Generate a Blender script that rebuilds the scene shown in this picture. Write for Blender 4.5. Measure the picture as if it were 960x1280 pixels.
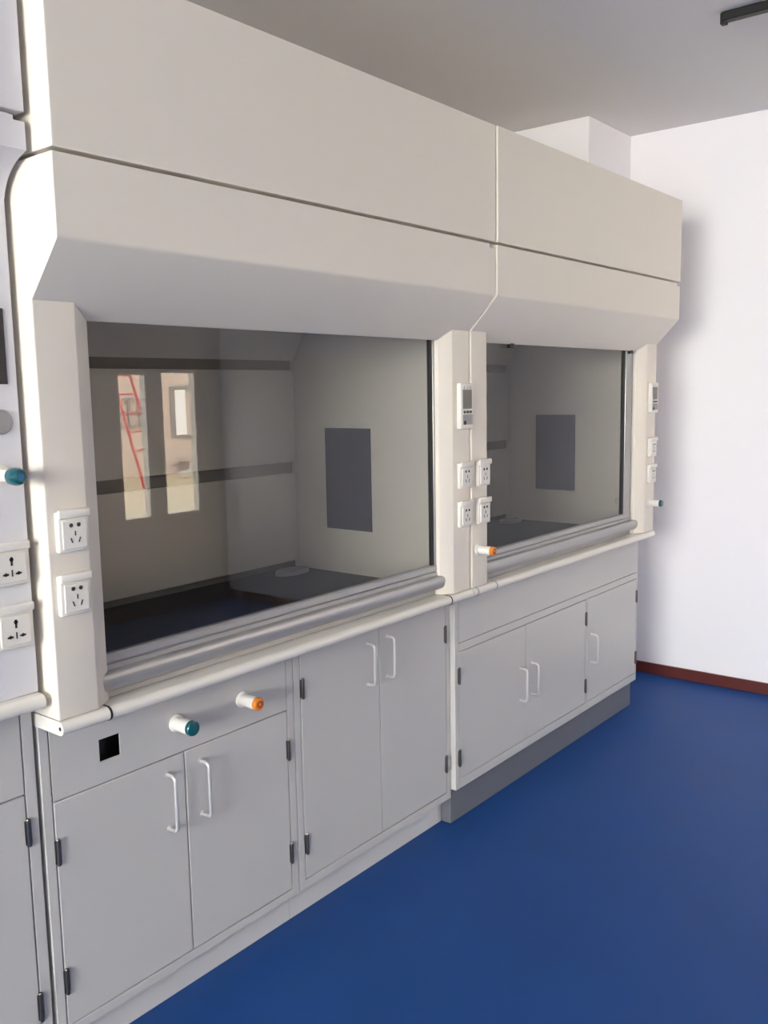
import bpy, bmesh, math
from mathutils import Vector, Matrix

for o in list(bpy.data.objects):
    bpy.data.objects.remove(o)
scene = bpy.context.scene
COL = scene.collection

# ------------------------------------------------------------------ camera
cam_data = bpy.data.cameras.new('camera')
cam = bpy.data.objects.new('camera', cam_data)
COL.objects.link(cam)
right = Vector((0.6237794, -0.78139328, -0.01799458))
up = Vector((0.11329084, 0.06761155, 0.99125873))
fwd = Vector((0.77334626, 0.6203654, -0.13069939))
cam.matrix_world = Matrix(((right.x, up.x, -fwd.x, -0.960147), (right.y, up.y, -fwd.y, -1.513534),
                           (right.z, up.z, -fwd.z, 1.481420), (0, 0, 0, 1)))
cam_data.sensor_fit = 'VERTICAL'
cam_data.sensor_height = 36.0
cam_data.lens = 1142.04 / 1280 * 36.0
cam_data.clip_start = 0.02
scene.camera = cam

# ------------------------------------------------------------------ world, daylight, exposure
WORLD_STRENGTH = 26.5
DAY_POWER = 350.0
world = bpy.data.worlds.new('sky')
scene.world = world
world.use_nodes = True
wn = world.node_tree.nodes
wl = world.node_tree.links
bg = wn['Background']
tc = wn.new('ShaderNodeTexCoord')
sep = wn.new('ShaderNodeSeparateXYZ')
ramp = wn.new('ShaderNodeValToRGB')
wl.new(tc.outputs['Generated'], sep.inputs[0])
wl.new(sep.outputs['Z'], ramp.inputs[0])
ramp.color_ramp.elements[0].position = 0.0
ramp.color_ramp.elements[0].color = (0.75, 0.70, 0.62, 1)
ramp.color_ramp.elements[1].position = 0.6
ramp.color_ramp.elements[1].color = (0.86, 0.92, 1.0, 1)
wl.new(ramp.outputs[0], bg.inputs[0])
bg.inputs[1].default_value = WORLD_STRENGTH

def daylight(name, loc, rot, sx, sy, power, color):
    l = bpy.data.lights.new(name, 'AREA')
    l.shape = 'RECTANGLE'
    l.size, l.size_y = sx, sy
    l.energy = power
    l.color = color
    o = bpy.data.objects.new(name, l)
    COL.objects.link(o)
    o.location = loc
    o.rotation_euler = rot
    return o
# daylight through the big window at the camera's end of the room
daylight('window_daylight', (-6.25, -1.65, 1.85), (0, math.radians(-90), 0), 1.6, 2.7, DAY_POWER, (1.0, 0.98, 0.96))

vs = scene.view_settings
vs.view_transform = 'Standard'
vs.look = 'None'
vs.exposure = 0.0
vs.gamma = 1.0
vs.use_curve_mapping = False
scene.cycles.max_bounces = 14
scene.cycles.diffuse_bounces = 7
scene.cycles.glossy_bounces = 5
scene.cycles.transparent_max_bounces = 16

# ------------------------------------------------------------------ materials
def lin(c):
    return tuple((v / 12.92 if v <= 0.04045 else ((v + 0.055) / 1.055) ** 2.4) for v in (x / 255 for x in c))

def mat(name, srgb, rough=0.5, metal=0.0, spec=0.5, noise=0.0, scale=20.0, bump=0.0, stretch=None, coat=0.0):
    m = bpy.data.materials.new(name)
    m.use_nodes = True
    n, l = m.node_tree.nodes, m.node_tree.links
    b = n['Principled BSDF']
    c = lin(srgb)
    b.inputs['Base Color'].default_value = (*c, 1)
    b.inputs['Roughness'].default_value = rough
    b.inputs['Metallic'].default_value = metal
    b.inputs['Specular IOR Level'].default_value = spec
    if coat:
        b.inputs['Coat Weight'].default_value = coat
        b.inputs['Coat Roughness'].default_value = 0.15
    if noise or bump:
        t = n.new('ShaderNodeTexCoord')
        mp = n.new('ShaderNodeMapping')
        if stretch:
            mp.inputs['Scale'].default_value = stretch
        nz = n.new('ShaderNodeTexNoise')
        nz.inputs['Scale'].default_value = scale
        nz.inputs['Detail'].default_value = 4
        l.new(t.outputs['Object'], mp.inputs[0])
        l.new(mp.outputs[0], nz.inputs['Vector'])
        if noise:
            r = n.new('ShaderNodeValToRGB')
            r.color_ramp.elements[0].position = 0.3
            r.color_ramp.elements[1].position = 0.7
            r.color_ramp.elements[0].color = (*[v * (1 - noise) for v in c], 1)
            r.color_ramp.elements[1].color = (*[min(1, v * (1 + noise)) for v in c], 1)
            l.new(nz.outputs['Fac'], r.inputs[0])
            l.new(r.outputs[0], b.inputs['Base Color'])
        if bump:
            bp = n.new('ShaderNodeBump')
            bp.inputs['Strength'].default_value = bump
            bp.inputs['Distance'].default_value = 0.002
            l.new(nz.outputs['Fac'], bp.inputs['Height'])
            l.new(bp.outputs[0], b.inputs['Normal'])
    return m

def glass_mat(name, tint):
    m = bpy.data.materials.new(name)
    m.use_nodes = True
    n, l = m.node_tree.nodes, m.node_tree.links
    n.remove(n['Principled BSDF'])
    out = n['Material Output']
    tr = n.new('ShaderNodeBsdfTransparent')
    tr.inputs[0].default_value = (*tint, 1)
    gl = n.new('ShaderNodeBsdfGlossy')
    gl.inputs['Roughness'].default_value = 0.0
    fr = n.new('ShaderNodeFresnel')
    geo = n.new('ShaderNodeNewGeometry')
    mx = n.new('ShaderNodeMix')          # the face met first reflects, the face behind it is coated
    mx.data_type = 'FLOAT'
    mx.inputs[2].default_value = 1.5
    mx.inputs[3].default_value = 1.0
    l.new(geo.outputs['Backfacing'], mx.inputs[0])
    l.new(mx.outputs[0], fr.inputs['IOR'])
    ms = n.new('ShaderNodeMixShader')
    l.new(fr.outputs[0], ms.inputs[0])
    l.new(tr.outputs[0], ms.inputs[1])
    l.new(gl.outputs[0], ms.inputs[2])
    l.new(ms.outputs[0], out.inputs['Surface'])
    return m

M = {}
M['enamel'] = mat('white enamelled steel', (227, 220, 208), 0.38, spec=0.4, bump=0.02, scale=300)
M['cabinet'] = mat('grey white enamelled steel', (194, 192, 189), 0.34, spec=0.45, bump=0.02, scale=300)
M['neighbour'] = mat('shaded white enamelled steel', (212, 211, 215), 0.38, spec=0.4)  # same white enamel, its weaker light put into the colour
M['worktop'] = mat('white ceramic worktop', (230, 226, 217), 0.25, spec=0.5)
M['liner'] = mat('white liner board', (216, 211, 202), 0.4)
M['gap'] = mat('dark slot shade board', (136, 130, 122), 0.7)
M['black_top'] = mat('black epoxy work surface', (20, 20, 24), 0.4, spec=0.2, noise=0.1, scale=60)
M['access'] = mat('slate grey inspection board', (74, 75, 92), 0.4)
M['alu'] = mat('satin aluminium', (172, 171, 170), 0.38, metal=0.55, noise=0.03, scale=30, stretch=(1, 60, 60))
M['gasket'] = mat('black rubber gasket', (24, 23, 22), 0.6)
M['steel'] = mat('hinge steel', (118, 113, 108), 0.28, metal=0.9)
M['handle'] = mat('pale satin handle', (212, 210, 207), 0.3, metal=0.5)
M['plinth_a'] = mat('pale plinth board', (206, 204, 203), 0.5)
M['plinth_b'] = mat('grey plinth board', (106, 108, 115), 0.4)
M['plastic'] = mat('white plastic', (229, 225, 217), 0.3)
M['plastic_grey'] = mat('grey plastic', (150, 147, 148), 0.4)
M['screen'] = mat('grey display window', (112, 106, 98), 0.15)
M['screen_dark'] = mat('dark display window', (62, 60, 62), 0.2)
M['black'] = mat('black plastic', (16, 16, 17), 0.45)
M['pin'] = mat('dark pin slot', (62, 56, 56), 0.7)
M['teal'] = mat('teal plastic', (8, 84, 94), 0.25, coat=0.5)
M['orange'] = mat('orange plastic', (222, 128, 34), 0.3)
M['rust'] = mat('dark orange plastic', (158, 72, 18), 0.35)
M['blue'] = mat('blue plastic', (24, 92, 128), 0.3)
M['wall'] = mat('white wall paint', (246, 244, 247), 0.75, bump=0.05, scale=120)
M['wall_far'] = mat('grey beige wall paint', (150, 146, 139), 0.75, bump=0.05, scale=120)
M['ceil'] = mat('grey white ceiling paint', (220, 217, 216), 0.85, bump=0.05, scale=90)
M['floor'] = mat('blue vinyl flooring', (26, 69, 132), 0.5, spec=0.22, noise=0.05, scale=3)
M['skirting'] = mat('dark red brown skirting', (92, 36, 30), 0.4)
M['terrace'] = mat('cream paving', (232, 214, 176), 0.8, noise=0.04, scale=2)
M['render'] = mat('pale pink render', (236, 214, 196), 0.85, noise=0.03, scale=3)
M['frame'] = mat('grey window frame', (140, 134, 128), 0.5)
M['red'] = mat('red painted ladder', (200, 40, 36), 0.4)
M['duct'] = mat('white pipe plastic', (236, 232, 224), 0.4)
M['crate'] = mat('grey board box', (128, 118, 108), 0.7)
M['glass'] = glass_mat('clear sash glass', (0.935, 0.935, 0.93))
M['pane'] = glass_mat('window glass', (0.97, 0.98, 0.97))

# ------------------------------------------------------------------ mesh helpers (all in world coordinates)
class MB:
    def __init__(self):
        self.bm = bmesh.new()
    def _merge(self, t):
        me = bpy.data.meshes.new('tmp')
        t.to_mesh(me)
        t.free()
        self.bm.from_mesh(me)
        bpy.data.meshes.remove(me)
        return self
    def box(self, x0, x1, y0, y1, z0, z1, bev=0.0, seg=2):
        t = bmesh.new()
        bmesh.ops.create_cube(t, size=1.0)
        for v in t.verts:
            v.co = Vector(((x0 + x1) / 2 + v.co.x * (x1 - x0), (y0 + y1) / 2 + v.co.y * (y1 - y0), (z0 + z1) / 2 + v.co.z * (z1 - z0)))
        if bev:
            bmesh.ops.bevel(t, geom=list(t.edges), offset=bev, segments=seg, profile=0.5, affect='EDGES')
        return self._merge(t)
    def prism(self, pts, a, b, axis='x', bev=0.0, seg=2):
        # pts: outline; axis x -> (y,z) pairs, axis z -> (x,y) pairs, axis y -> (x,z) pairs
        def P(p, t):
            return {'x': (t, p[0], p[1]), 'z': (p[0], p[1], t), 'y': (p[0], t, p[1])}[axis]
        t = bmesh.new()
        A = [t.verts.new(P(p, a)) for p in pts]
        B = [t.verts.new(P(p, b)) for p in pts]
        n = len(pts)
        t.faces.new(A)
        t.faces.new(B[::-1])
        for i in range(n):
            t.faces.new((A[i], B[i], B[(i + 1) % n], A[(i + 1) % n]))
        bmesh.ops.recalc_face_normals(t, faces=list(t.faces))
        if bev:
            bmesh.ops.bevel(t, geom=list(t.edges), offset=bev, segments=seg, profile=0.5, affect='EDGES')
        return self._merge(t)
    def lathe(self, c, axis, prof, n=36):
        # prof: list of (distance along axis, radius)
        ax = Vector(axis).normalized()
        u = ax.orthogonal().normalized()
        w = ax.cross(u)
        t = bmesh.new()
        rings = []
        for d, r in prof:
            rings.append([t.verts.new(Vector(c) + ax * d + (u * math.cos(2 * math.pi * k / n) + w * math.sin(2 * math.pi * k / n)) * r) for k in range(n)])
        for a, b in zip(rings, rings[1:]):
            for k in range(n):
                t.faces.new((a[k], a[(k + 1) % n], b[(k + 1) % n], b[k]))
        t.faces.new(rings[0])
        t.faces.new(rings[-1][::-1])
        bmesh.ops.recalc_face_normals(t, faces=list(t.faces))
        return self._merge(t)
    def tube(self, pts, r, n=20):
        pts = [Vector(p) for p in pts]
        t = bmesh.new()
        rings = []
        d0 = (pts[1] - pts[0]).normalized()
        u = d0.orthogonal().normalized()
        for i, p in enumerate(pts):
            if i == 0:
                d = d0
            elif i == len(pts) - 1:
                d = (pts[-1] - pts[-2]).normalized()
            else:
                d = ((pts[i] - pts[i - 1]).normalized() + (pts[i + 1] - pts[i]).normalized()).normalized()
            u = (u - d * u.dot(d)).normalized()
            w = d.cross(u)
            rings.append([t.verts.new(p + (u * math.cos(2 * math.pi * k / n) + w * math.sin(2 * math.pi * k / n)) * r) for k in range(n)])
        for a, b in zip(rings, rings[1:]):
            for k in range(n):
                t.faces.new((a[k], a[(k + 1) % n], b[(k + 1) % n], b[k]))
        t.faces.new(rings[0])
        t.faces.new(rings[-1][::-1])
        bmesh.ops.recalc_face_normals(t, faces=list(t.faces))
        return self._merge(t)

def bend(points, rad, n=5):
    pts = [Vector(p) for p in points]
    out = [pts[0]]
    for a, b, c in zip(pts, pts[1:], pts[2:]):
        da, dc = (a - b).normalized(), (c - b).normalized()
        for k in range(n + 1):
            s = k / n
            p0, p2 = b + da * rad, b + dc * rad
            out.append(p0 * (1 - s) ** 2 + b * 2 * s * (1 - s) + p2 * s * s)
    out.append(pts[-1])
    return out

ORG = {}
def obj(name, mb, m, parent=None, label=None, kind=None):
    me = bpy.data.meshes.new(name)
    org = ORG.get(parent.name, Vector()) if parent else Vector()
    bmesh.ops.translate(mb.bm, verts=list(mb.bm.verts), vec=-org)
    mb.bm.to_mesh(me)
    mb.bm.free()
    me.materials.append(m)
    for p in me.polygons:
        p.use_smooth = True
    me.set_sharp_from_angle(angle=math.radians(20))
    o = bpy.data.objects.new(name, me)
    COL.objects.link(o)
    if parent:
        o.parent = parent
        ORG[o.name] = org
    if label:
        o['label'] = label
    if kind:
        o['kind'] = kind
    return o

def thing(name, label, cat, loc, group=None):
    o = bpy.data.objects.new(name, None)
    COL.objects.link(o)
    o.location = loc
    o.empty_display_size = 0.1
    ORG[o.name] = Vector(loc)
    o['label'], o['category'] = label, cat
    if group:
        o['group'] = group
    return o

def tag(o, label, cat, group=None):
    o['label'], o['category'] = label, cat
    if group:
        o['group'] = group
    return o

def struct(name, mb, m):
    return obj(name, mb, m, kind='structure')

# ------------------------------------------------------------------ the room
RX, LX, FY, BY, CZ = 3.498, -6.0, -3.25, 0.95, 2.708
struct('floor', MB().box(LX - .2, RX + .15, FY - .045, BY + .15, -.12, 0), M['floor'])
struct('ceiling', MB().box(LX - .2, RX + .15, FY - .15, BY + .15, CZ, CZ + .15), M['ceil'])
struct('wall_right', MB().box(RX, RX + .15, FY - .15, BY + .15, 0, CZ), M['wall'])
struct('wall_back', MB().box(LX - .2, RX, BY, BY + .15, 0, CZ), M['wall'])
struct('trim_1', MB().box(3.035, RX - .0005, .455, BY - .0005, .0005, CZ - .0005, .004), M['wall'])      # boxed column in the corner
# wall at the camera's end with its big window
w = MB()
WY0, WY1, WZ0, WZ1 = -3.05, -0.25, 1.0, 2.65
w.box(LX - .2, LX, FY - .15, WY0, 0, CZ).box(LX - .2, LX, WY1, BY, 0, CZ)
w.box(LX - .2, LX, WY0, WY1, 0, WZ0).box(LX - .2, LX, WY0, WY1, WZ1, CZ)
struct('wall_left', w, M['wall'])
f = MB()
for y in (WY0, WY0 + .92, WY0 + 1.83, WY1 - .05):
    f.box(LX - .12, LX - .06, y, y + .05, WZ0, WZ1)
f.box(LX - .12, LX - .06, WY0, WY1, WZ0, WZ0 + .05).box(LX - .12, LX - .06, WY0, WY1, WZ1 - .05, WZ1)
win = struct('window_1', f, M['plastic'])
obj('glass_pane', MB().box(LX - .095, LX - .09, WY0 + .02, WY1 - .02, WZ0 + .02, WZ1 - .02), M['pane'], win)
# opposite wall with two tall openings (seen mirrored in the sash glass)
OP = [(2.61, 2.84, .66, 1.63), (2.955, 3.255, .66, 1.645)]
w = MB()
w.box(LX, OP[0][0], FY - .045, FY, 0, CZ).box(OP[0][1], OP[1][0], FY - .045, FY, 0, CZ).box(OP[1][1], RX, FY - .045, FY, 0, CZ)
for x0, x1, z0, z1 in OP:
    w.box(x0, x1, FY - .045, FY, 0, z0).box(x0, x1, FY - .045, FY, z1, CZ)
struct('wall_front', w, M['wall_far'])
for k, (x0, x1, z0, z1) in enumerate(OP):
    f = MB()
    t = .012
    f.box(x0, x0 + t, FY - .05, FY + .006, z0, z1).box(x1 - t, x1, FY - .05, FY + .006, z0, z1)
    f.box(x0 + t, x1 - t, FY - .05, FY + .006, z0, z0 + t).box(x0 + t, x1 - t, FY - .05, FY + .006, z1 - t, z1)
    struct('window_%d' % (k + 2), f, M['plastic'])
struct('baseboard_right', MB().box(RX - .012, RX - .0005, FY + .001, .454, .0005, .058, .002), M['skirting'])
struct('baseboard_front', MB().box(LX + .001, RX - .013, FY + .0005, FY + .012, .0005, .058, .002), M['skirting'])
# terrace outside the openings
struct('floor_outside', MB().box(2.2, 13.5, -12.2, FY - .051, -.12, -.0005), M['terrace'])
w = MB().box(2.2, 13.5, -12.2, -12.0, 0, .72).box(2.2, 10.02, -12.2, -12.0, .72, 1.6).box(10.47, 13.5, -12.2, -12.0, .72, 1.6).box(2.2, 13.5, -12.2, -12.0, 1.6, 2.6)
struct('wall_outside', w, M['render'])
f = MB().box(9.93, 10.03, -12.02, -11.96, .70, 1.66).box(10.46, 10.54, -12.02, -11.96, .70, 1.66).box(10.03, 10.46, -12.02, -11.96, 1.58, 1.66).box(10.03, 10.46, -12.02, -11.96, .68, .74)
struct('window_4', f, M['frame'])
f = MB()
for z in (.92, 1.16, 1.40):
    f.box(8.75, 9.25, -11.99, -11.95, z, z + .035)
for x in (8.75, 8.98, 9.21):
    f.box(x, x + .035, -11.99, -11.95, .92, 1.43)
struct('window_5', f, M['frame'])

# ------------------------------------------------------------------ fume hoods
ZS = 0.838            # top of the worktops

def socket(parent, cx, cz, y, kind, label, w=.070, h=.082):
    """wall socket on a post: plate, hinged splash lid at the top, dark pin slots"""
    s = obj('power_socket', MB().box(cx - w / 2, cx + w / 2, y - .013, y + .001, cz - h / 2, cz + h / 2, .004, 3), M['plastic'], parent, label)
    fr = MB()
    fr.box(cx - w / 2 + .008, cx + w / 2 - .008, y - .0165, y - .0125, cz - h / 2 + .007, cz + h / 2 - .018, .0015)
    obj('faceplate', fr, M['plastic'], s)
    lid = MB()
    lid.box(cx - w / 2 - .001, cx + w / 2 + .001, y - .020, y - .011, cz + h / 2 - .014, cz + h / 2 + .004, .004, 3)
    obj('hinged_lid', lid, M['plastic'], s)
    p = MB()
    yy0, yy1 = y - .0172, y - .0160
    if kind == 'five':
        for dx in (-.0085, .0085):
            p.lathe((cx + dx, yy1, cz + .013), (0, -1, 0), [(0, .0042), (.0012, .0042)], 12)
        p.box(cx - .0012, cx + .0012, yy0, yy1, cz - .008, cz + .001)
        for s_ in (-1, 1):
            p.prism([(cx + s_ * .006, cz - .022), (cx + s_ * .0085, cz - .022), (cx + s_ * .012, cz - .012), (cx + s_ * .0095, cz - .012)], yy0, yy1, 'y')
    else:
        p.box(cx - .002, cx + .002, yy0, yy1, cz - .001, cz + .016)
        p.lathe((cx, yy1, cz + .011), (0, -1, 0), [(0, .0042), (.0012, .0042)], 12)
        for s_ in (-1, 1):
            p.box(cx + s_ * .013 - .006, cx + s_ * .013 + .006, yy0, yy1, cz - .019, cz - .0155)
            p.lathe((cx + s_ * .013, yy1, cz - .017), (0, -1, 0), [(0, .0035), (.0012, .0035)], 12)
        p.box(cx - .0012, cx + .0012, yy0, yy1, cz - .022, cz - .009)
    obj('pin_slots', p, M['pin'], s)
    return s

def knob(parent, x, y, z, cap, label, length=.062, r=.0135, symbol=True):
    """service valve: wall flange, white barrel, coloured end cap"""
    k = obj('service_knob', MB().lathe((x, y + .001, z), (0, -1, 0), [(0, .021), (.004, .021), (.006, .019), (.0065, r + .002), (.009, r), (length - .012, r + .0015), (length - .010, r + .001)]), M['plastic'], parent, label)
    c = obj('knob_cap', MB().lathe((x, y - length + .0115, z), (0, -1, 0), [(0, r + .0015), (.009, r + .0015), (.0115, r), (.012, r - .002)]), M[cap], k, cap + ' end cap')
    if cap == 'orange' and symbol:
        t = MB()
        t.lathe((x, y - length - .0003, z), (0, -1, 0), [(0, .0095), (.0008, .0095)])
        obj('cap_emblem', t, M['rust'], k)
        obj('cap_centre', MB().lathe((x, y - length - .0010, z), (0, -1, 0), [(0, .0042), (.0008, .0042)]), M['orange'], k)
    return k

def control_panel(parent, x0, x1, z0, z1, y, label):
    c = obj('control_panel', MB().box(x0, x1, y - .016, y + .001, z0, z1, .003, 3), M['plastic'], parent, label)
    sx0, sx1 = x0 + .010, x1 - .008
    h = z1 - z0
    yy0, yy1 = y - .0172, y - .0155
    obj('display_screen', MB().box(sx0, sx1 - .004, yy0, yy1, z0 + .44 * h, z0 + .86 * h), M['screen'], c)
    ic = MB()
    for k in range(3):
        xx = sx0 + .008 + k * .017
        ic.box(xx - .0015, xx + .0015, yy0, yy1, z0 + .885 * h, z0 + .94 * h)
        ic.box(xx - .004, xx + .004, yy0, yy1, z0 + .875 * h, z0 + .888 * h)
    obj('indicator_marks', ic, M['plastic_grey'], c)
    for k in range(3):
        xx = sx0 + .009 + k * .017
        obj('push_button', MB().box(xx - .0055, xx + .0055, yy0 - .001, yy1, z0 + .345 * h, z0 + .40 * h, .001), M['black'], c)
    obj('keypad', MB().box(sx0, sx1, yy0, yy1, z0 + .095 * h, z0 + .315 * h), M['plastic_grey'], c)
    obj('power_button', MB().lathe((sx0 + .010, yy0, z0 + .14 * h), (0, -1, 0), [(0, .007), (.001, .007)], 16), M['black'], c)
    return c

def fume_hood(x0, W, label, stops):
    x1 = x0 + W
    q = .018 if stops else 0.0          # the farther hood's right post is a little broader
    h = thing('fume_hood', label, 'fume hood', (x0 + W / 2, .45, ZS), 'fume hoods along the back wall')
    e = .0018
    # top casing panel
    obj('upper_panel', MB().box(x0 + e, x1 - e, 0, .74, 1.926, 2.266, .0025), M['enamel'], h)
    # sash housing: vertical band and slanted underside, a folded shell with a corner notch at its right end
    def shell(a, b, top):
        prof = [(.0025, top), (.0025, 1.773), (.0035, 1.769), (.006, 1.7645), (.1275, 1.636), (.131, 1.634), (.138, 1.640), (.022, 1.775), (.022, top)]
        return prof, a, b
    s = MB()
    s.prism(*shell(x0 + e + .0008, x1 - .034, 1.9185)).prism(*shell(x1 - .034, x1 - e - .0008, 1.9065))
    s.box(x0 + .02, x1 - .02, .03, .72, 1.905, 1.9255)
    obj('canopy_band', s, M['enamel'], h)
    # side panels
    for a, b in ((x0 + e, x0 + .018), (x1 - .018, x1 - e)):
        sp = [(.004, 1.9185 if a < x0 + .1 else 1.9065), (.004, 1.772), (.101, 1.6655), (.101, ZS + .0005), (.86, ZS + .0005), (.86, 1.9185 if a < x0 + .1 else 1.9065)]
        obj('side_panel', MB().prism(sp, a, b, 'x', .0008, 1), M['enamel'], h)
    # corner posts, chamfered towards the opening
    zt = 1.672
    obj('corner_post', MB().prism([(x0 + e + .0008, .100), (x0 + .092, .100), (x0 + .139, .131), (x0 + .139, .165), (x0 + e + .0008, .165)], ZS + .0005, zt, 'z', .002), M['enamel'], h)
    obj('corner_post', MB().prism([(x1 - e - .0008, .100), (x1 - .096 - q / 2, .100), (x1 - .1335 - q, .128), (x1 - .1335 - q, .165), (x1 - e - .0008, .165)], ZS + .0005, zt, 'z', .002), M['enamel'], h)
    # liner: side walls, stepped back baffle with slots, roof
    lx0, lx1 = x0 + .06, x1 - .058
    for a, b in ((lx0 - .01, lx0), (lx1, lx1 + .01)):
        obj('liner_wall', MB().box(a, b, .167, .865, ZS + .001, 2.03), M['liner'], h)
    obj('liner_roof', MB().box(lx0, lx1, .14, .865, 1.90, 1.904), M['liner'], h)
    obj('back_panel', MB().box(lx0 - .01, lx1 + .01, .838, .844, ZS + .001, 1.90), M['gap'], h)
    b = MB()
    b.box(lx0 + .004, lx1 - .004, .815, .822, .872, 1.195, .001)
    b.box(lx0 + .004, lx1 - .004, .815, .822, 1.235, 1.563, .001)
    b.prism([(.815, 1.597), (.822, 1.597), (.645, 1.899), (.638, 1.899)], lx0 + .004, lx1 - .004, 'x')
    obj('back_baffle', b, M['liner'], h)
    # inspection board on the right liner wall
    obj('inspection_panel', MB().box(lx1 - .006, lx1 - .0005, .462, .668, 1.003, 1.358, .0015), M['access'], h, 'slate grey inspection panel')
    # work surface and cup sink
    obj('work_surface', MB().box(lx0 + .001, lx1 - .001, .152, .864, ZS + .0005, ZS + .008, .001), M['black_top'], h)
    k = MB()
    n = 28
    cx, cy = lx1 - .11, .745
    t = bmesh.new()
    rings = []
    for sx, sy, z in ((.075, .040, 0), (.075, .040, .014), (.066, .032, .016), (.062, .028, .012), (.055, .022, .003)):
        rings.append([t.verts.new((cx + sx * math.cos(2 * math.pi * i / n), cy + sy * math.sin(2 * math.pi * i / n), ZS + .0082 + z)) for i in range(n)])
    for ra, rb in zip(rings, rings[1:]):
        for i in range(n):
            t.faces.new((ra[i], ra[(i + 1) % n], rb[(i + 1) % n], rb[i]))
    t.faces.new(rings[-1])
    bmesh.ops.recalc_face_normals(t, faces=list(t.faces))
    k._merge(t)
    obj('cup_sink', k, M['plastic_grey'], h)
    # sash: aluminium frame, glass, black gaskets, sill
    gy = .150
    sx0, sx1 = x0 + .100, x1 - .108 - 3.2 * q
    s = MB()
    sw = .034 + 1.7 * q
    s.box(sx1 - sw, sx1, gy - .009, gy + .0035, .905, 1.80, .002)
    s.box(sx0, sx0 + .034, gy - .009, gy + .0035, .905, 1.80, .002)
    s.prism([(gy - .012, .901), (gy - .012, .911), (gy - .007, .914), (gy - .011, .917), (gy - .011, .930), (gy - .006, .934), (gy + .009, .934), (gy + .009, .901)], sx0, sx1, 'x')
    sash = obj('sash_frame', s, M['alu'], h)
    obj('glass_pane', MB().box(sx0 + .03, sx1 - sw + .004, gy - .003, gy + .003, .928, 1.79), M['glass'], sash)
    for a, b in ((sx1 - sw - .014 - q / 2, sx1 - sw - .0005), (sx0 + .0345, sx0 + .042)):
        obj('rubber_gasket', MB().box(a, b, gy - .006, gy + .0035, .935, 1.79), M['gasket'], sash)
    for a, b in ((sx1 + .001, x1 - .075), (sx0 - .024, sx0 - .001)):
        obj('sash_track', MB().box(a, b, gy + .004, gy + .012, ZS + .001, 1.80), M['gasket'], h)
    # rounded aluminium sill under the sash
    pr = [(gy + .004, .8575), (.132, .8575), (.1265, .859), (.1222, .862), (.1195, .867), (.1178, .876), (.1172, .886), (.1180, .892), (.1200, .8965), (.1235, .8995), (.128, .9005), (gy + .004, .9005)]
    sl = MB().prism(pr, x0 + .117, x1 - .108, 'x')
    obj('airfoil_sill', sl, M['alu'], h)
    obj('sill_support', MB().box(x0 + .142, x1 - .1345 - q, .1455, .1565, ZS + .0005, .862), M['alu'], h)
    if stops:
        for xx in (x0 + .30, x1 - .205):
            obj('sash_stop', MB().box(xx - .012, xx + .012, .127, .141, 1.622, 1.6385, .001), M['black'], h)
    return h

hood_a = fume_hood(0, 1.4965, 'nearer large white fume hood, closed sash mirroring two bright openings', False)
hood_b = fume_hood(1.4985, 1.4945, 'farther white fume hood, next to the right wall', True)
socket(hood_a, .049, 1.091, .100, 'five', 'lower socket on the left post')
socket(hood_a, .053, 1.218, .100, 'five', 'upper socket on the left post')
socket(hood_a, 1.457, 1.213, .100, 'five', None)
socket(hood_a, 1.457, 1.089, .100, 'five', None)
socket(hood_b, 1.557, 1.213, .100, 'five', None)
socket(hood_b, 1.557, 1.089, .100, 'five', None)
socket(hood_b, 2.944, 1.216, .100, 'five', None)
socket(hood_b, 2.944, 1.098, .100, 'five', None)
control_panel(hood_a, 1.424, 1.4955, 1.360, 1.503, .100, 'white control panel with grey screen and three black buttons')
control_panel(hood_b, 2.908, 2.980, 1.368, 1.498, .100, None)
knob(hood_b, 1.5365, .100, .962, 'orange', 'service knob with orange end')
knob(hood_b, 2.936, .100, .968, 'teal', None)

hood_b.location.y -= .004      # stands a touch proud of its neighbour

# ------------------------------------------------------------------ worktops
def nose(y, z, r, y1):
    p = [(y1, z - r)]
    for i in range(13):
        a = math.radians(-90 + 180 * i / 12)
        p.append((y + r - r * math.cos(a), z + r * math.sin(a)))
    p.append((y1, z + r))
    return p

def worktop(x0, x1, label, rings, ring_mat, y=.087, zc=.8225, r=.0145):
    t = thing('worktop', label, 'worktop', ((x0 + x1) / 2, .45, zc - r), 'white worktops under the fume hoods')
    obj('slab', MB().prism(nose(y, zc, r, .87), x0 + .001, x1 - .001, 'x'), M['worktop'], t)
    for xx in rings:
        obj('joint_ring', MB().prism(nose(y - .0012, zc, r + .0010, y + .028), xx - .0024, xx + .0024, 'x'), ring_mat, t)
    obj('end_hole', MB().lathe((x0 + .0012, y + .012, zc), (-1, 0, 0), [(0, .0042), (.0008, .0042), (.0010, .003)], 16), M['black'], t)  # black disc painted as the dark hole in the nose end
    return t
worktop(0, 1.4965, 'white round-nosed worktop with black joint rings under the nearer hood', (.114, 1.372), M['black'])
worktop(1.4985, 2.993, 'white round-nosed worktop with faint grey joints under the farther hood', (1.525, 1.642), M['plastic_grey'])

# ------------------------------------------------------------------ base cabinets
def handle(parent, x, z0, z1, y):
    s = .032
    p = bend([(x, y + .002, z0), (x, y - s, z0), (x, y - s, z1), (x, y + .002, z1)], .014)
    hm = MB().tube(p, .0044)
    for z in (z0, z1):
        hm.lathe((x, y + .0005, z), (0, -1, 0), [(0, .0075), (.002, .0075), (.003, .006)], 16)
    return obj('handle', hm, M['handle'], parent)

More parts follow.
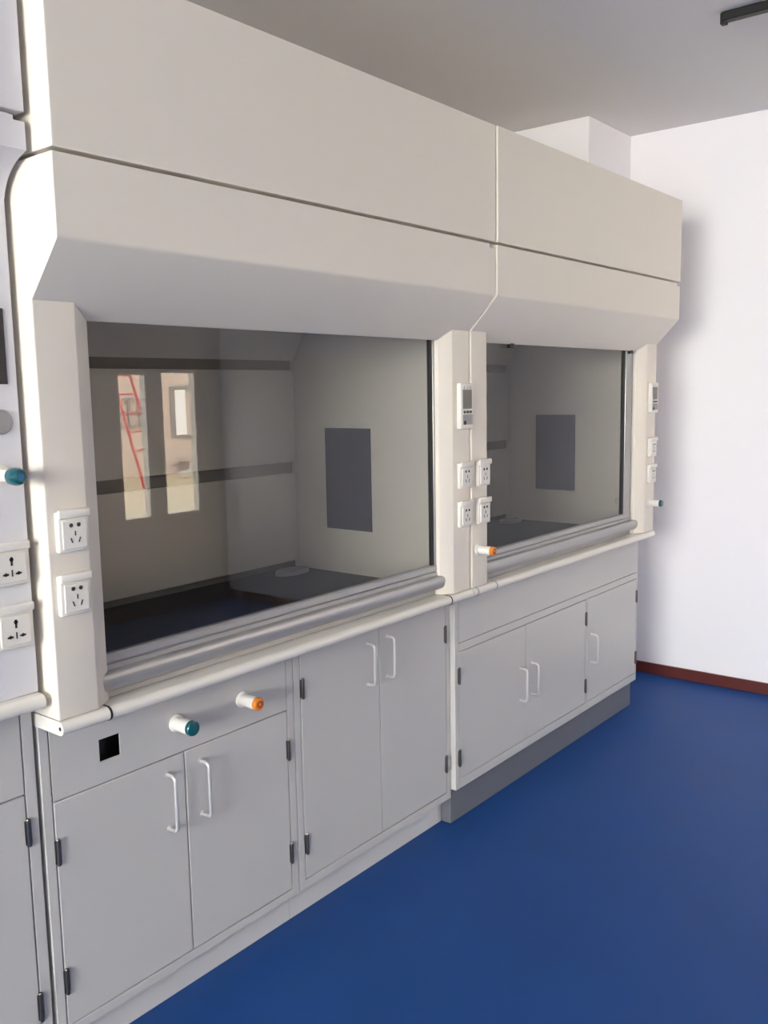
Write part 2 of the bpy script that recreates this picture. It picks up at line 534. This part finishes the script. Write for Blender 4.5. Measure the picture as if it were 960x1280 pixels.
def hinge(parent, x, z0, z1, y, side):
    m = MB()
    m.lathe((x, y - .003, z0), (0, 0, 1), [(0, .0042), (.002, .0046), (z1 - z0 - .002, .0046), (z1 - z0, .0038)], 14)
    m.box(x - .0075, x + .0075, y - .0018, y + .0008, z0 + .004, z1 - .004, .0006)
    for k in (1, 2):
        zz = z0 + (z1 - z0) * k / 3
        m.lathe((x, y - .003, zz - .0008), (0, 0, 1), [(0, .0050), (.0016, .0050)], 14)
    return obj('hinge', m, M['steel'], parent)

def door(parent, x0, x1, z0, z1, y, hx, hinges, hnd):
    d = obj('door', MB().box(x0, x1, y - .0005, y + .017, z0, z1, .0022), M['cabinet'], parent)
    if hnd:
        handle(d, hnd[0], hnd[1], hnd[2], y)
    for a, b in hinges:
        hinge(d, hx, a, b, y, 0)
    return d

def carcass(parent, x0, x1, y, z0, z1, front=(), hole=None):
    """hollow steel box with a face frame; front = list of (x0,x1,z0,z1) frame members"""
    c = MB()
    yb = .86
    c.box(x0, x0 + .016, y + .0216, yb, z0, z1, .001).box(x1 - .016, x1, y + .0216, yb, z0, z1, .001)
    c.box(x0 + .016, x1 - .016, yb - .016, yb, z0, z1)
    c.box(x0 + .016, x1 - .016, y + .03, yb - .016, z0, z0 + .016).box(x0 + .016, x1 - .016, y + .03, yb - .016, z1 - .016, z1)
    c.box(x0 + .016, x1 - .016, y + .022, y + .03, z0 + .016, z0 + .545 if hole else z1 - .016)
    obj('carcass', c, M['cabinet'], parent)
    f = MB()
    for a, b, p, q in front:
        f.box(a, b, y, y + .0215, p, q, .0012)
    obj('face_frame', f, M['cabinet'], parent)

YA = .185
CT = .8065
# --- cabinet under the left half of the nearer hood
c = thing('base_cabinet', 'nearest full white base cabinet, square black hole and two knobs above double doors', 'cabinet', (.374, .45, 0), 'white base cabinets under the fume hoods')
carcass(c, .0015, .7485, YA, .096, CT, [(.0015, .0225, .096, CT), (.7235, .7485, .096, CT), (.0225, .7235, .096, .1185), (.0225, .7235, .7965, CT)], hole=True)
d1 = MB()
X0, X1, Z0, Z1, HX0, HX1, HZ0, HZ1 = .0255, .7205, .6355, .794, .142, .1955, .6845, .735
d1.prism([(X0, Z0), (HX0, Z0), (HX0, Z1), (X0, Z1)], YA - .0005, YA + .002, 'y')
d1.prism([(HX1, Z0), (X1, Z0), (X1, Z1), (HX1, Z1)], YA - .0005, YA + .002, 'y')
d1.prism([(HX0, Z0), (HX1, Z0), (HX1, HZ0), (HX0, HZ0)], YA - .0005, YA + .002, 'y')
d1.prism([(HX0, HZ1), (HX1, HZ1), (HX1, Z1), (HX0, Z1)], YA - .0005, YA + .002, 'y')
bmesh.ops.remove_doubles(d1.bm, verts=list(d1.bm.verts), dist=1e-5)
fp = obj('control_fascia', d1, M['cabinet'], c)
obj('socket_cutout', MB().box(HX0 - .02, HX1 + .02, YA + .03, YA + .033, HZ0 - .02, HZ1 + .02).box(HX0 - .02, HX0 - .017, YA + .0022, YA + .03, HZ0 - .02, HZ1 + .02).box(HX1 + .017, HX1 + .02, YA + .0022, YA + .03, HZ0 - .02, HZ1 + .02).box(HX0 - .02, HX1 + .02, YA + .0022, YA + .03, HZ0 - .02, HZ0 - .017).box(HX0 - .02, HX1 + .02, YA + .0022, YA + .03, HZ1 + .017, HZ1 + .02), M['black'], fp, 'square black empty cutout')  # black liner added, standing in for the dark inside of the hole
knob(c, .353, YA, .710, 'teal', 'service knob with teal end', .066, .0165)
knob(c, .563, YA, .709, 'orange', 'service knob with orange end', .066, .0150)
HA = ((.493, .553), (.196, .256))
door(c, .0255, .3715, .1215, .6325, YA, .0285, HA, (.3185, .459, .594))
door(c, .3745, .7205, .1215, .6325, YA, .7225, HA, (.4205, .457, .594))
obj('plinth', MB().box(.001, .7495, .227, .25, .0005, .0955, .001), M['plinth_a'], c)
# --- cabinet under the right half of the nearer hood
c = thing('base_cabinet', 'full-height double-door base cabinet between the nearest and the grey-plinthed cabinets', 'cabinet', (1.124, .45, 0), 'white base cabinets under the fume hoods')
carcass(c, .7515, 1.4965, YA, .096, CT, [(.7515, .775, .096, CT), (1.4745, 1.4965, .096, CT), (.775, 1.4745, .096, .1215), (.775, 1.4745, .7985, CT)])
HB = ((.648, .708), (.196, .258))
door(c, .778, 1.1195, .1245, .7955, YA, .784, HB, (1.063, .615, .740))
door(c, 1.1225, 1.4715, .1245, .7955, YA, 1.469, HB, (1.157, .615, .743))
obj('plinth', MB().box(.7505, 1.4965, .227, .25, .0005, .0955, .001), M['plinth_a'], c)
# --- cabinet under the farther hood
YB = .1655
c = thing('base_cabinet', 'three-door white base cabinet on a dark grey plinth beside the right wall', 'cabinet', (2.246, .45, 0), 'white base cabinets under the fume hoods')
carcass(c, 1.4985, 2.992, YB, .125, CT, [(1.4985, 1.520, .125, CT), (2.9825, 2.992, .125, CT), (2.4705, 2.4845, .125, .607), (1.520, 2.9825, .125, .1585), (1.520, 2.9825, .6085, .636), (1.520, 2.9825, .797, CT)])
obj('fascia_panel', MB().box(1.522, 2.9805, YB - .0005, YB + .017, .6385, .795, .0015), M['cabinet'], c)
HC = ((.496, .554), (.205, .266))
door(c, 1.5225, 1.9695, .161, .606, YB, 1.520, HC, (1.928, .325, .449))
door(c, 1.9715, 2.468, .161, .606, YB, 2.466, HC, (2.0125, .325, .449))
door(c, 2.487, 2.9805, .161, .606, YB, 2.979, HC, (2.5195, .326, .448))
obj('plinth', MB().box(1.4985, 2.985, .189, .86, .0005, .1245, .001), M['plinth_b'], c, 'dark grey plinth')

# ------------------------------------------------------------------ the neighbouring unit at the left edge
XR = -.0125
h = thing('fume_hood', 'white fume hood with shade in its colour, cut off by the left picture edge', 'fume hood', (XR - .75, .45, .894), 'fume hoods along the back wall')
obj('upper_panel', MB().box(XR - 1.5, XR, .058, .74, 1.990, 2.33, .0025), M['neighbour'], h)
pr = [(.060, 1.982), (.060, 1.925)]
for i in range(9):
    a = i / 8
    p0, p1, p2 = (.060, 1.925), (.132, 1.905), (.146, 1.852)
    pr.append(tuple(p0[k] * (1 - a) ** 2 + 2 * p1[k] * a * (1 - a) + p2[k] * a * a for k in (0, 1)))
pr += [(.30, 1.852), (.30, 1.982)]
s = MB().prism(pr, XR - 1.5, XR - .022, 'x')
pr2 = [(.060, 1.974) if i == 0 else ((.30, 1.974) if i == len(pr) - 1 else p) for i, p in enumerate(pr)]
s.prism(pr2, XR - .022, XR, 'x')
s.box(XR - 1.48, XR - .02, .08, .72, 1.97, 1.9895)
obj('canopy_band', s, M['neighbour'], h)
obj('side_panel', MB().box(XR - .016, XR - .0005, .30, .86, .8955, 1.97), M['neighbour'], h)
obj('side_panel', MB().box(XR - 1.4995, XR - 1.484, .146, .86, .8955, 1.97), M['neighbour'], h)
obj('corner_post', MB().prism([(XR, .1455), (XR - .098, .1455), (XR - .135, .17), (XR - .135, .30), (XR, .30)], .8955, 1.853, 'z', .002), M['neighbour'], h)
obj('corner_post', MB().prism([(XR - 1.5, .1455), (XR - 1.402, .1455), (XR - 1.365, .17), (XR - 1.365, .30), (XR - 1.5, .30)], .8955, 1.853, 'z', .002), M['neighbour'], h)
obj('back_panel', MB().box(XR - 1.48, XR - .017, .852, .858, .8955, 1.97), M['liner'], h)
sash = obj('sash_frame', MB().box(XR - 1.364, XR - .136, .19, .205, .93, .965, .002).box(XR - 1.364, XR - 1.34, .19, .205, .965, 1.84).box(XR - .16, XR - .136, .19, .205, .965, 1.84), M['alu'], h)
obj('glass_pane', MB().box(XR - 1.34, XR - .16, .195, .200, .964, 1.84), M['glass'], sash)
obj('work_surface', MB().box(XR - 1.36, XR - .02, .21, .85, .8955, .903), M['black_top'], h)
yC = .1455
obj('display_panel', MB().box(XR - .082, XR - .0205, yC - .003, yC + .001, 1.508, 1.650, .001), M['screen_dark'], h, 'dark grey display panel')
obj('push_button', MB().lathe((XR - .040, yC + .001, 1.437), (0, -1, 0), [(0, .024), (.003, .024), (.005, .021)]), M['plastic_grey'], h, 'round grey button')
socket(h, XR - .047, 1.163, yC, 'universal', None, .078, .082)
socket(h, XR - .047, 1.040, yC, 'universal', None, .078, .084)
k = obj('service_knob', MB().lathe((XR - .048, yC + .001, 1.336), (0, -1, 0), [(0, .020), (.004, .020), (.006, .012), (.040, .012), (.041, .014)]), M['plastic'], h, 'service knob with round teal end')
obj('knob_cap', MB().lathe((XR - .048, yC - .040, 1.336), (0, -1, 0), [(0, .0135), (.005, .0165), (.016, .017), (.024, .0165), (.030, .014), (.034, .009)]), M['teal'], k, 'teal round cap')
obj('cap_emblem', MB().lathe((XR - .048, yC - .0742, 1.336), (0, -1, 0), [(0, .0065), (.0008, .0065)]), M['blue'], k)
t = worktop(XR - 1.5, XR, 'grey-white round-nosed worktop at the left picture edge', (), M['black'], .118, .879, .0155)

c = thing('base_cabinet', 'white base cabinet cut off by the left picture edge, beside the nearest full one', 'cabinet', (-.758, .45, 0), 'white base cabinets under the fume hoods')
YC = .187
CX = -.0085
carcass(c, CX - 1.5, CX, YC, .096, .863, [(CX - .0245, CX, .096, .863), (CX - 1.5, CX - 1.4755, .096, .863), (CX - 1.4755, CX - .0245, .096, .1185), (CX - 1.4755, CX - .0245, .852, .863), (CX - .756, CX - .744, .1185, .852)])
obj('control_fascia', MB().box(CX - .742, CX - .0275, YC - .0005, YC + .017, .6755, .850, .0015), M['cabinet'], c)
obj('control_fascia', MB().box(CX - 1.473, CX - .758, YC - .0005, YC + .017, .6755, .850, .0015), M['cabinet'], c)
HD = ((.562, .622), (.168, .234))
door(c, CX - .383, CX - .0275, .1215, .6725, YC, CX - .0255, HD, (CX - .335, .46, .594))
door(c, CX - .742, CX - .386, .1215, .6725, YC, CX - .743, HD, (CX - .434, .46, .594))
door(c, CX - 1.114, CX - .758, .1215, .6725, YC, CX - .757, HD, (CX - 1.066, .46, .594))
door(c, CX - 1.473, CX - 1.117, .1215, .6725, YC, CX - 1.474, HD, (CX - 1.165, .46, .594))
obj('plinth', MB().box(CX - 1.5, CX, .227, .25, .0005, .0955, .001), M['plinth_a'], c)

# ------------------------------------------------------------------ ceiling track at upper right
l = thing('ceiling_track', 'thin black track bar fixed to the ceiling at upper right', 'light track', (2.28, -1.2, CZ))
obj('track_rail', MB().box(2.263, 2.297, -2.0, -.400, CZ - .030, CZ - .0005, .004), M['black'], l)
obj('end_clip', MB().box(2.268, 2.292, -.412, -.392, CZ - .038, CZ - .001, .003), M['black'], l)

# ------------------------------------------------------------------ things outside, seen mirrored in the near sash
ld = thing('stepladder', 'tall red ladder on the terrace, mirrored in the nearer sash', 'ladder', (8.0, -10.5, 0))
def bar(a, b, r):
    return MB().tube([a, b], r, 20)
obj('rail', bar((7.62, -10.9, 3.0), (8.01, -10.3, .02), .022), M['red'], ld)
obj('rail', bar((7.90, -10.9, 3.0), (8.42, -10.3, .02), .022), M['red'], ld)
for k in range(9):
    s_ = .1 + .1 * k
    zr = .02 + 2.98 * s_
    yr = -10.3 - .6 * s_
    obj('rung', bar((8.01 - .39 * s_, yr, zr), (8.42 - .52 * s_, yr, zr), .014), M['red'], ld)
obj('rear_leg', bar((7.98, -10.95, 2.9), (7.85, -11.2, .02), .020), M['red'], ld)
bx = tag(obj('cardboard_box', MB().box(9.95, 10.30, -11.85, -11.45, .0005, .26, .006), M['crate']), 'grey-brown box on the terrace, mirrored in the nearer sash', 'box')
pp = tag(obj('pipe_elbow', MB().tube(bend([(9.50, -11.25, .075), (9.82, -11.25, .075), (9.82, -11.25, .34)], .14, 8), .07, 20), M['duct']), 'white pipe elbow lying before a box, mirrored in the nearer sash', 'pipe')
